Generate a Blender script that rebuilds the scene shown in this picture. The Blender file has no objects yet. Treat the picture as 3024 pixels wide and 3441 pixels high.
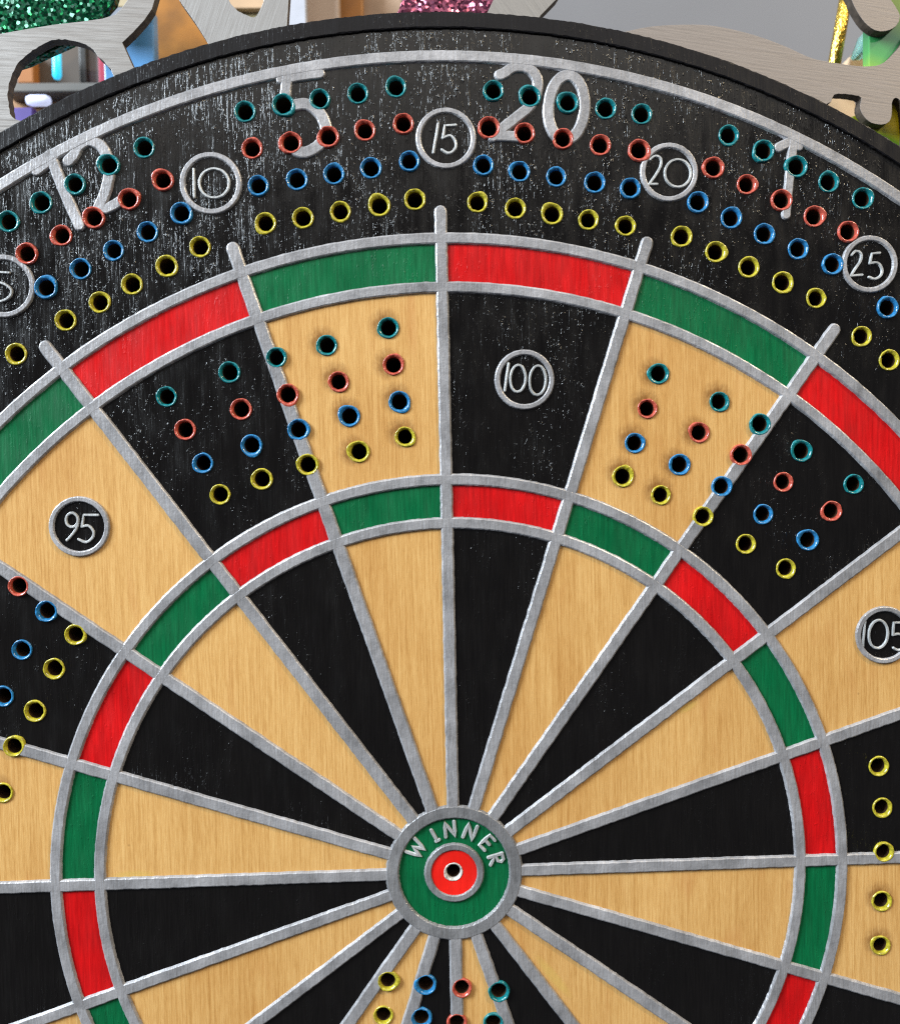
import bpy, bmesh, math, random
from mathutils import Matrix, Vector, noise
random.seed(7)
PI = math.pi
scene = bpy.context.scene
MM = 0.001

# ------------------------------------------------------------------ camera
BOARD_Z = 1.45                                    # height of the bull above the shop floor
BOARD = Matrix.Translation((0, 0, BOARD_Z)) @ Matrix.Rotation(PI/2, 4, 'X')   # board: x right, y up, z out of its face
cd = bpy.data.cameras.new('camera'); cam = bpy.data.objects.new('camera', cd)
scene.collection.objects.link(cam); scene.camera = cam
ROT = Matrix(((0.999315, -0.020529, 0.030785), (0.021621, 0.999134, -0.03554), (-0.030029, 0.036181, 0.998894)))
cam.matrix_world = BOARD @ Matrix.Translation((-0.00588, 0.0992, 0.22145)) @ ROT.transposed().to_4x4()
cd.sensor_fit = 'HORIZONTAL'; cd.sensor_width = 36; cd.lens = 36*3000/3024
cd.clip_start = 0.01; cd.clip_end = 20
cd.dof.use_dof = True; cd.dof.focus_distance = 0.224; cd.dof.aperture_fstop = 8.5

# ------------------------------------------------------------------ light
world = bpy.data.worlds.new('World'); scene.world = world; world.use_nodes = True
bg = world.node_tree.nodes['Background']
bg.inputs[0].default_value = (0.80, 0.86, 1.0, 1); bg.inputs[1].default_value = 0.11
def area(name, loc, size, power, col, aim=(0, 0, BOARD_Z + 0.09)):
    l = bpy.data.lights.new(name, 'AREA'); l.shape = 'RECTANGLE'; l.size, l.size_y = size
    l.energy = power; l.color = col
    o = bpy.data.objects.new(name, l); scene.collection.objects.link(o)
    o.location = loc; o.rotation_euler = (Vector(aim) - Vector(loc)).to_track_quat('-Z', 'Y').to_euler()
    return o
area('window_light', (-1.15, -0.55, BOARD_Z + 0.80), (0.45, 0.65), 56, (0.80, 0.91, 1.0))
area('ceiling_light', (0.25, -1.10, BOARD_Z + 1.45), (3.2, 1.7), 25, (1.0, 0.95, 0.88))
area('shop_spotlight', (0.95, -0.55, BOARD_Z + 0.95), (0.12, 0.12), 11, (1.0, 0.80, 0.50))
scene.view_settings.view_transform = 'Standard'; scene.view_settings.look = 'None'
scene.cycles.use_denoising = False; scene.cycles.filter_width = 1.2; scene.cycles.sample_clamp_indirect = 4
scene.view_settings.exposure = 0.0; scene.view_settings.gamma = 1.0

# ------------------------------------------------------------------ materials
class NT:
    def __init__(s, name):
        s.m = bpy.data.materials.new(name); s.m.use_nodes = True; s.t = s.m.node_tree
        s.b = s.t.nodes['Principled BSDF']; s.tc = s.t.nodes.new('ShaderNodeTexCoord')
    def n(s, typ, **kw):
        n = s.t.nodes.new(typ)
        for k, v in kw.items():
            if k.startswith('i_'): n.inputs[k[2:].replace('_', ' ')].default_value = v
            else: setattr(n, k, v)
        return n
    def l(s, a, b): s.t.links.new(a, b)
    def coords(s, sc, rot=0.0):
        mp = s.n('ShaderNodeMapping'); mp.inputs['Scale'].default_value = sc; mp.inputs['Rotation'].default_value = (0, 0, rot)
        s.l(s.tc.outputs['Object'], mp.inputs['Vector']); return mp.outputs[0]
    def noise(s, sc, detail=2, rough=0.5, dist=0.0):
        n = s.n('ShaderNodeTexNoise', i_Scale=1.0, i_Detail=detail, i_Roughness=rough, i_Distortion=dist)
        s.l(s.coords(sc), n.inputs['Vector']); return n.outputs['Fac']
    def ramp(s, fac, stops):
        r = s.n('ShaderNodeValToRGB'); e = r.color_ramp.elements
        while len(e) < len(stops): e.new(0.5)
        for el, (p, c) in zip(e, stops):
            el.position = p; el.color = (c, c, c, 1) if isinstance(c, (int, float)) else (*c, 1)
        s.l(fac, r.inputs[0]); return r.outputs[0]
    def mix(s, fac, a, b, mode='MIX'):
        m = s.n('ShaderNodeMix', data_type='RGBA', blend_type=mode)
        for v, i in ((fac, 0), (a, 6), (b, 7)):
            if hasattr(v, 'is_linked'): s.l(v, m.inputs[i])
            elif i == 0: m.inputs[0].default_value = v
            else: m.inputs[i].default_value = (*v, 1)
        return m.outputs[2]
    def math(s, op, a, b=0.0):
        m = s.n('ShaderNodeMath', operation=op)
        for v, i in ((a, 0), (b, 1)):
            if hasattr(v, 'is_linked'): s.l(v, m.inputs[i])
            else: m.inputs[i].default_value = v
        return m.outputs[0]
    def bump(s, h, dist, strength=1.0, prev=None):
        b = s.n('ShaderNodeBump', i_Strength=strength, i_Distance=dist); s.l(h, b.inputs['Height'])
        if prev: s.l(prev, b.inputs['Normal'])
        return b.outputs[0]
    def set(s, **kw):
        for k, v in kw.items():
            i = s.b.inputs[k.replace('_', ' ')]
            if hasattr(v, 'is_linked'): s.l(v, i)
            else: i.default_value = (*v, 1) if isinstance(v, tuple) and len(v) == 3 else v
        return s.m

def grain_height(t, amt=1.0):
    """fibre relief of the plywood showing through the paint"""
    f1 = t.ramp(t.noise((1500, 120, 800), 3, 0.6), [(0.53, 0.0), (0.74, 1.0)])
    f2 = t.ramp(t.noise((1700, 620, 900), 2, 0.6), [(0.60, 0.0), (0.82, 1.0)])
    patch = t.ramp(t.noise((55, 32, 30), 3, 0.6), [(0.38, 0.10), (0.60, 1.0)])
    h = t.math('MULTIPLY', t.math('ADD', t.math('MULTIPLY', f1, 0.42), t.math('MULTIPLY', f2, 0.75)), patch)
    return t.math('ADD', h, t.math('MULTIPLY', t.noise((1250, 60, 300), 4, 0.65), 0.6))

def paint(name, col, rough, dist, spec=0.5, var=0.25):
    t = NT(name)
    v = t.ramp(t.noise((1500, 120, 300), 3), [(0.3, 1 - var), (0.7, 1 + var*0.4)])
    blot = t.ramp(t.noise((60, 45, 40), 3, 0.6), [(0.3, 0.80), (0.7, 1.12)])
    c = t.mix(1.0, t.mix(1.0, col, v, 'MULTIPLY'), blot, 'MULTIPLY')
    h = grain_height(t)
    r = t.ramp(t.noise((300, 90, 100), 3), [(0.3, max(rough - 0.09, 0.05)), (0.7, rough + 0.12)])
    return t.set(Base_Color=c, Roughness=r, Normal=t.bump(h, dist), Specular_IOR_Level=spec)

M_BLACK = paint('black_paint_on_ply', (0.0050, 0.0042, 0.0039), 0.21, 0.00024, 0.42)
M_BORDER = paint('black_border_paint', (0.0075, 0.0068, 0.0080), 0.34, 0.00010, 0.22)
M_RED = paint('red_paint_on_ply', (0.53, 0.005, 0.006), 0.40, 0.00013, 0.25, 0.26)
M_GREEN = paint('green_paint_on_ply', (0.0015, 0.112, 0.037), 0.40, 0.00013, 0.25, 0.28)
M_BULLRED = paint('bright_red_paint', (0.74, 0.012, 0.006), 0.4, 0.00005, 0.4, 0.08)

def m_wood():
    t = NT('varnished_birch_ply')
    f1 = t.noise((2000, 48, 300), 4, 0.65); f2 = t.noise((3600, 340, 600), 3, 0.65)
    streak = t.math('ADD', t.math('MULTIPLY', f1, 0.62), t.math('MULTIPLY', f2, 0.38))
    c = t.ramp(streak, [(0.35, (0.44, 0.230, 0.068)), (0.47, (0.535, 0.302, 0.100)), (0.61, (0.615, 0.378, 0.143))])
    tone = t.ramp(t.noise((30, 9, 20), 4, 0.6, 0.8), [(0.28, (0.86, 0.76, 0.64)), (0.5, (1.0, 0.98, 0.95)), (0.72, (1.08, 1.08, 1.08))])
    c = t.mix(1.0, c, tone, 'MULTIPLY')
    fig = t.ramp(t.noise((90, 22, 40), 2, 0.5, 1.2), [(0.62, 0.0), (0.78, 1.0)])
    c = t.mix(t.math('MULTIPLY', fig, 0.42), c, (0.46, 0.20, 0.06))
    vor = t.n('ShaderNodeTexVoronoi', i_Scale=1.0, i_Randomness=1.0); t.l(t.coords((95, 80, 1)), vor.inputs['Vector'])
    speck = t.ramp(vor.outputs['Distance'], [(0.022, 1.0), (0.05, 0.0)])
    sel = t.ramp(vor.outputs['Color'], [(0.45, 0.0), (0.5, 1.0)])
    c = t.mix(t.math('MULTIPLY', t.math('MULTIPLY', speck, sel), 0.75), c, (0.12, 0.05, 0.015))
    return t.set(Base_Color=c, Roughness=0.42, Normal=t.bump(streak, 0.00010, 0.9), Specular_IOR_Level=0.35)
M_WOOD = m_wood()

def m_silver(name='silver_paint', base=(0.39, 0.385, 0.40), worn=0.35):
    t = NT(name)
    f = t.noise((1900, 230, 300), 3, 0.6); g = t.noise((150, 120, 100), 4, 0.65)
    v = t.ramp(g, [(0.28, 0.60), (0.5, 0.93), (0.74, 1.22)])
    c = t.mix(1.0, base, v, 'MULTIPLY')
    c = t.mix(1.0, c, t.ramp(f, [(0.3, 0.82), (0.7, 1.12)]), 'MULTIPLY')
    c = t.mix(1.0, c, t.ramp(t.noise((38, 38, 30), 3, 0.6), [(0.32, 0.80), (0.68, 1.14)]), 'MULTIPLY')
    wear = t.ramp(t.noise((420, 300, 200), 3, 0.7), [(0.66, 0.0), (0.74, 1.0)])
    c = t.mix(t.math('MULTIPLY', wear, worn), c, (0.16, 0.15, 0.16))
    h = t.math('ADD', f, t.noise((900, 900, 400), 3, 0.6))
    return t.set(Base_Color=c, Metallic=0.35, Roughness=0.36, Normal=t.bump(h, 0.00010, 0.9))
M_SILVER = m_silver()
M_SILVER2 = m_silver('worn_silver_paint', (0.27, 0.27, 0.28), 0.75)
M_SILVER3 = m_silver('bright_silver_paint', (0.52, 0.535, 0.54))

def rim_paint(name, col):
    t = NT(name)
    v = t.ramp(t.noise((900, 900, 600), 3, 0.6), [(0.3, 0.45), (0.7, 1.25)])
    return t.set(Base_Color=t.mix(1.0, col, v, 'MULTIPLY'), Roughness=0.25, Coat_Weight=0.3, Coat_Roughness=0.1,
                 Normal=t.bump(t.noise((1100, 1100, 800), 2), 0.00025, 0.8))
RIM = {'teal': rim_paint('teal_rim_paint', (0.006, 0.175, 0.195)), 'red': rim_paint('coral_rim_paint', (0.48, 0.085, 0.055)),
       'blue': rim_paint('blue_rim_paint', (0.022, 0.180, 0.40)), 'yellow': rim_paint('yellow_rim_paint', (0.45, 0.385, 0.030)),
       'white': rim_paint('white_rim_paint', (0.60, 0.56, 0.52))}
def m_plain(name, col, rough=0.6, metal=0.0, nsc=40, var=0.2, spec=0.5):
    t = NT(name)
    v = t.ramp(t.noise((nsc, nsc, nsc), 3), [(0.3, 1 - var), (0.7, 1 + var*0.5)])
    return t.set(Base_Color=t.mix(1.0, col, v, 'MULTIPLY'), Roughness=rough, Metallic=metal, Specular_IOR_Level=spec)
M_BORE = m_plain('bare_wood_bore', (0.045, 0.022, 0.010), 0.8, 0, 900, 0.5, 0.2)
M_EDGE = m_plain('black_painted_edge', (0.012, 0.011, 0.011), 0.4, 0, 300, 0.4)

def m_scorch():
    t = NT('scorched_wood')
    g = t.n('ShaderNodeTexGradient', gradient_type='SPHERICAL'); mp = t.n('ShaderNodeMapping')
    mp.inputs['Location'].default_value = (0.24, -0.2, 0); mp.inputs['Scale'].default_value = (230, 230, 230)
    t.l(t.tc.outputs['Object'], mp.inputs[0]); t.l(mp.outputs[0], g.inputs[0])
    a = t.math('MULTIPLY', t.ramp(g.outputs[0], [(0.0, 0.0), (0.7, 0.75)]), t.ramp(t.noise((700, 320, 300), 3, 0.7), [(0.32, 0.1), (0.7, 1.0)]))
    return t.set(Base_Color=(0.20, 0.075, 0.016), Roughness=0.5, Alpha=a, Specular_IOR_Level=0.2)
M_SCORCH = m_scorch()
def m_varnish():
    t = NT('dried_glue_smear')
    g = t.n('ShaderNodeTexGradient', gradient_type='SPHERICAL'); t.l(t.coords((1000, 1000, 1000)), g.inputs[0])
    a = t.math('MULTIPLY', t.ramp(g.outputs[0], [(0.0, 0.0), (0.5, 0.75)]), t.ramp(t.noise((3.0, 5.0, 1), 3, 0.6), [(0.42, 0.0), (0.62, 1.0)]))
    return t.set(Base_Color=(0.80, 0.60, 0.16), Roughness=0.2, Alpha=a)

# ------------------------------------------------------------------ mesh helpers
def mesh_obj(name, verts, faces, mat, parent=None, smooth=False):
    me = bpy.data.meshes.new(name); me.from_pydata([tuple(v) for v in verts], [], faces); me.update()
    bm = bmesh.new(); bm.from_mesh(me); bmesh.ops.recalc_face_normals(bm, faces=bm.faces); bm.to_mesh(me); bm.free()
    if smooth: me.polygons.foreach_set('use_smooth', [True]*len(me.polygons))
    me.materials.append(mat)
    o = bpy.data.objects.new(name, me); scene.collection.objects.link(o); o.parent = parent
    return o
def tag(o, label, cat=None, group=None, kind=None):
    o['label'] = label
    if cat: o['category'] = cat
    if group: o['group'] = group
    if kind: o['kind'] = kind
    return o
def jit(a, amp, seed=0.0):
    return amp*noise.noise(Vector((math.cos(a)*31 + seed, math.sin(a)*31, seed*1.7)))

CH = 0.26                      # edge chamfer of the relief, shaped to catch bright highlights
def annulus(name, r0, r1, zt, zb, mat, parent, slope=0.35, n=360, c=(0, 0), rough=0.11):
    """raised ring of trapezoid section: flat top r0..r1, walls splayed by slope"""
    ch = min(CH, (r1 - r0)*0.14)
    prof = [(r0 - slope, zb), (r0, zt - ch*0.6), (r0 + ch, zt), (r1 - ch, zt), (r1, zt - ch*0.6), (r1 + slope, zb)] if slope else [(r0, zb), (r0, zt), (r1, zt), (r1, zb)]
    V = []; F = []
    sd = r1*3.1 + c[0]
    for i in range(n):
        a = 2*PI*i/n
        for k, (r, z) in enumerate(prof):
            e = jit(a*r1*0.12, rough, sd + k) + (random.uniform(-rough, rough)*0.5 if slope and k in (0, 5) else 0)
            V.append(((c[0] + (r + e)*math.sin(a))*MM, (c[1] + (r + e)*math.cos(a))*MM, z*MM))
    m = len(prof)
    for i in range(n):
        j = (i + 1) % n
        for k in range(m):
            k2 = (k + 1) % m
            F.append((i*m + k, i*m + k2, j*m + k2, j*m + k))
    return mesh_obj(name, V, F, mat, parent)

def spline(pts, closed, step=0.5):
    P = [Vector(p) for p in pts]; n = len(P); out = []
    segs = n if closed else n - 1
    for i in range(segs):
        if closed: a, b, c, d = P[i - 1], P[i], P[(i + 1) % n], P[(i + 2) % n]
        else: a, b, c, d = P[max(i - 1, 0)], P[i], P[i + 1], P[min(i + 2, n - 1)]
        k = max(2, int((c - b).length/step))
        for s in range(k):
            t = s/k
            out.append(0.5*((2*b) + (c - a)*t + (2*a - 5*b + 4*c - d)*t*t + (3*b - a - 3*c + d)*t**3))
    if not closed: out.append(P[-1])
    return out
def resample(pts, step=1.2):
    out = []
    for a, b in zip(pts, pts[1:]):
        a, b = Vector(a), Vector(b); k = max(1, int((b - a).length/step))
        out += [a.lerp(b, s/k) for s in range(k)]
    return out + [Vector(pts[-1])]

def stroke_geo(V, F, pts, w, zt, zb, slope, closed=False, capn=6, rough=0.05):
    """raised flat stroke along a centre line, round ends, splayed walls; appended to V, F as a closed shell"""
    n = len(pts); hw = w/2; base = len(V)
    L = []; R = []
    for i in range(n):
        if closed: t = pts[(i + 1) % n] - pts[i - 1]
        else: t = pts[min(i + 1, n - 1)] - pts[max(i - 1, 0)]
        t.normalize(); L.append(Vector((-t.y, t.x))); R.append(t)
    ch = min(CH, hw*0.18); q = 6
    for i in range(n):
        e0 = random.uniform(-rough, rough); e1 = random.uniform(-rough, rough)
        for d, z, sg, e in ((hw + slope, zb, 1, e0), (hw, zt - ch*0.6, 1, e0), (hw - ch, zt, 1, e0), (hw - ch, zt, -1, e1), (hw, zt - ch*0.6, -1, e1), (hw + slope, zb, -1, e1)):
            p = pts[i] + L[i]*sg*(d + e); V.append((p.x*MM, p.y*MM, z*MM))
    for i in range(n if closed else n - 1):
        a = base + q*i; b = base + q*((i + 1) % n)
        for k in range(q): F.append((a + k, a + (k + 1) % q, b + (k + 1) % q, b + k))
    if not closed:
        for end in (0, n - 1):
            s = -1 if end == 0 else 1; v0 = base + q*end
            rows = [[v0 + 2], [v0 + 1], [v0]]
            for c in range(1, capn):
                a = PI*c/capn
                d = L[end]*math.cos(a) + R[end]*s*math.sin(a)
                for row, (rr, z) in zip(rows, ((hw - ch, zt), (hw, zt - ch*0.6), (hw + slope, zb))):
                    p = pts[end] + d*rr; V.append((p.x*MM, p.y*MM, z*MM)); row.append(len(V) - 1)
            for row, k in zip(rows, (3, 4, 5)): row.append(v0 + k)
            F.append(tuple(rows[0])); F.append(tuple(reversed(rows[2])))
            for u, w in ((0, 1), (1, 2)):
                for c in range(capn): F.append((rows[u][c], rows[w][c], rows[w][c + 1], rows[u][c + 1]))
def strokes(name, data, zt, zb, slope, mat, parent, rough=0.05):
    V = []; F = []
    for i, (kind, closed, w, pts) in enumerate(data):
        p = spline(pts, closed) if kind == 's' else resample(pts)
        stroke_geo(V, F, p, w - slope + (0.45 if w > 1.2 else 0), zt - 0.012*i, zb - 0.01*i, slope, closed, rough=rough)
    return mesh_obj(name, V, F, mat, parent)

def plate(name, outer, holes, z0, z1, mat, parent=None, bevel=0.0, edge=None):
    """solid plate with cut-outs from outlines in mm (z0 front, z1 back)"""
    cu = bpy.data.curves.new(name, 'CURVE'); cu.dimensions = '2D'; cu.fill_mode = 'BOTH'
    for loop in [outer] + holes:
        s = cu.splines.new('POLY'); s.points.add(len(loop) - 1); s.use_cyclic_u = True
        for p, q in zip(s.points, loop): p.co = (q[0]*MM, q[1]*MM, 0, 1)
    cu.extrude = abs(z0 - z1)/2*MM; cu.bevel_depth = bevel*MM; cu.bevel_resolution = 1; cu.offset = -bevel*MM
    co = bpy.data.objects.new('tmp', cu); scene.collection.objects.link(co)
    dg = bpy.context.evaluated_depsgraph_get(); me = bpy.data.meshes.new_from_object(co.evaluated_get(dg))
    bpy.data.objects.remove(co); bpy.data.curves.remove(cu)
    me.name = name; me.materials.clear(); me.materials.append(mat)
    me.transform(Matrix.Translation((0, 0, (z0 + z1)/2*MM)))
    me.polygons.foreach_set('use_smooth', [False]*len(me.polygons))
    if edge:
        me.materials.append(edge)
        me.polygons.foreach_set('material_index', [1 if abs(p.normal.z) < 0.3 else 0 for p in me.polygons])
    o = bpy.data.objects.new(name, me); scene.collection.objects.link(o); o.parent = parent
    return o

# ------------------------------------------------------------------ board data (mm, bull at 0,0)
HOLES = {'teal': [(-104.91, 164.03), (-96.85, 168.49), (-88.56, 172.72), (-80.25, 177.18), (-71.7, 181.41), (-47.09, 189.82), (-37.73, 191.3), (-28.85, 192.56), (-19.57, 193.93), (-10.28, 195.42), (13.57, 194.28), (22.52, 192.77), (31.86, 191.25), (41.24, 189.84), (50.15, 188.44), (71.77, 183.14), (80.38, 179.16), (88.64, 175.16), (96.8, 171.4), (105.37, 167.24), (-68.2, 121.01), (-52.68, 126.73), (-41.11, 130.09), (-28.66, 132.95), (-13.45, 136.99), (53.6, 124.57), (68.76, 117.35), (78.96, 111.55), (89.57, 104.58), (102.79, 96.02), (10.73, -31.02), (9.18, -39.15)],
  'red': [(-100.66, 156.18), (-92.23, 160.52), (-84.28, 164.63), (-75.72, 168.98), (-67.38, 173.46), (-45.65, 180.93), (-36.16, 182.17), (-27.01, 183.53), (-18.08, 185.02), (-8.65, 186.5), (12.29, 185.36), (21.01, 183.95), (30.49, 182.53), (39.75, 180.99), (49.29, 179.57), (67.82, 175.12), (76.17, 171.0), (84.81, 166.98), (93.09, 162.95), (101.54, 159.03), (-63.96, 112.86), (-50.14, 117.63), (-38.54, 120.98), (-26.06, 123.96), (-12.43, 127.9), (50.6, 115.93), (63.63, 109.71), (74.08, 103.88), (84.81, 96.89), (97.14, 89.33), (-105.61, 75.25), (1.34, -29.76), (-0.11, -38.78)],
  'blue': [(-96.41, 147.93), (-87.95, 152.4), (-79.86, 156.75), (-71.52, 161.11), (-63.17, 165.47), (-44.33, 171.89), (-34.94, 173.36), (-25.9, 174.6), (-16.83, 175.96), (-7.38, 177.44), (10.76, 176.29), (19.73, 174.75), (28.73, 173.32), (38.25, 171.88), (47.05, 170.32), (63.85, 166.72), (72.21, 162.82), (80.47, 158.79), (89.01, 154.98), (97.58, 151.04), (111.5, 140.06), (-59.82, 104.55), (-47.82, 108.74), (-36.19, 112.34), (-23.57, 115.43), (-11.15, 118.77), (47.35, 107.4), (58.62, 101.81), (69.06, 96.09), (79.66, 88.95), (91.09, 82.14), (-99.04, 68.91), (-105.48, 59.41), (-110.53, 47.99), (-7.77, -28.5), (-9.09, -37.12)],
  'yellow': [(-104.2, 132.09), (-92.0, 140.01), (-83.66, 144.24), (-75.67, 148.49), (-67.19, 152.85), (-58.94, 157.33), (-42.88, 162.94), (-33.72, 164.05), (-24.54, 165.51), (-14.97, 166.86), (-6.24, 168.22), (9.11, 167.32), (18.46, 165.76), (27.59, 164.31), (36.5, 162.74), (45.81, 161.17), (59.76, 158.42), (68.24, 154.51), (76.5, 150.58), (85.04, 146.76), (93.48, 142.68), (104.98, 133.06), (111.97, 126.96), (-55.89, 96.71), (-45.49, 100.32), (-34.09, 103.67), (-21.44, 106.63), (-9.99, 110.11), (44.22, 99.11), (53.74, 94.28), (64.3, 88.66), (75.15, 81.49), (85.3, 75.06), (108.97, 23.81), (109.84, 13.05), (110.07, 1.62), (109.64, -11.26), (109.34, -22.89), (-92.32, 62.91), (-97.86, 54.48), (-102.88, 44.03), (-108.32, 35.45), (-111.45, 23.9), (-17.35, -27.23), (-18.7, -36.23)]}
NUMERALS = [('20', [('s', 0, 2.3, [(15.14, 198.09), (16.4, 198.52), (18.43, 199.82), (21.34, 199.93), (23.77, 198.25), (24.49, 195.61), (23.67, 192.54), (21.84, 189.92), (19.34, 187.96), (16.16, 185.57), (13.2, 183.17)]), ('l', 0, 2.2, [(13.43, 183.48), (17.46, 183.27), (20.59, 182.98)]), ('s', 1, 2.4, [(32.17, 197.87), (33.52, 197.38), (34.67, 196.18), (35.51, 194.38), (35.95, 192.15), (35.96, 189.72), (35.53, 187.32), (34.71, 185.19), (33.57, 183.53), (32.22, 182.52), (30.8, 182.24), (29.45, 182.73), (28.3, 183.94), (27.46, 185.75), (27.02, 187.98), (27.01, 190.41), (27.44, 192.8), (28.27, 194.93), (29.41, 196.58), (30.75, 197.59)])]),
  ('5', [('l', 0, 2.3, [(-36.47, 198.66), (-37.0, 195.18), (-37.37, 191.26)]), ('l', 0, 1.9, [(-38.18, 197.36), (-33.75, 197.99), (-28.53, 198.69)]), ('s', 0, 2.5, [(-37.26, 190.39), (-34.82, 191.24), (-31.95, 191.31), (-29.34, 189.67), (-27.86, 187.04), (-27.57, 184.63), (-28.42, 182.45), (-30.45, 180.71), (-33.13, 179.77), (-35.54, 180.76), (-36.6, 182.3)])]),
  ('12', [('l', 0, 2.3, [(-94.14, 179.76), (-92.54, 175.0), (-90.19, 168.64), (-87.82, 162.86)]), ('l', 0, 2.2, [(-92.96, 179.75), (-95.41, 177.6), (-97.64, 176.04)]), ('s', 0, 2.3, [(-89.93, 178.22), (-88.62, 179.51), (-87.35, 181.67), (-84.93, 183.03), (-82.19, 182.02), (-80.69, 179.64), (-80.07, 176.86), (-80.41, 173.89), (-81.4, 170.53), (-82.89, 167.37)]), ('l', 0, 2.1, [(-83.1, 167.17), (-81.13, 166.76), (-78.7, 167.92), (-76.46, 169.48)])]),
  ('1', [('l', 0, 1.9, [(87.91, 182.24), (87.26, 175.65), (86.52, 169.73), (85.87, 163.35)]), ('l', 0, 2.0, [(84.16, 179.87), (86.6, 181.12), (88.24, 182.47)]), ('l', 0, 1.6, [(87.77, 181.79), (89.3, 179.96)])])]
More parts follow.
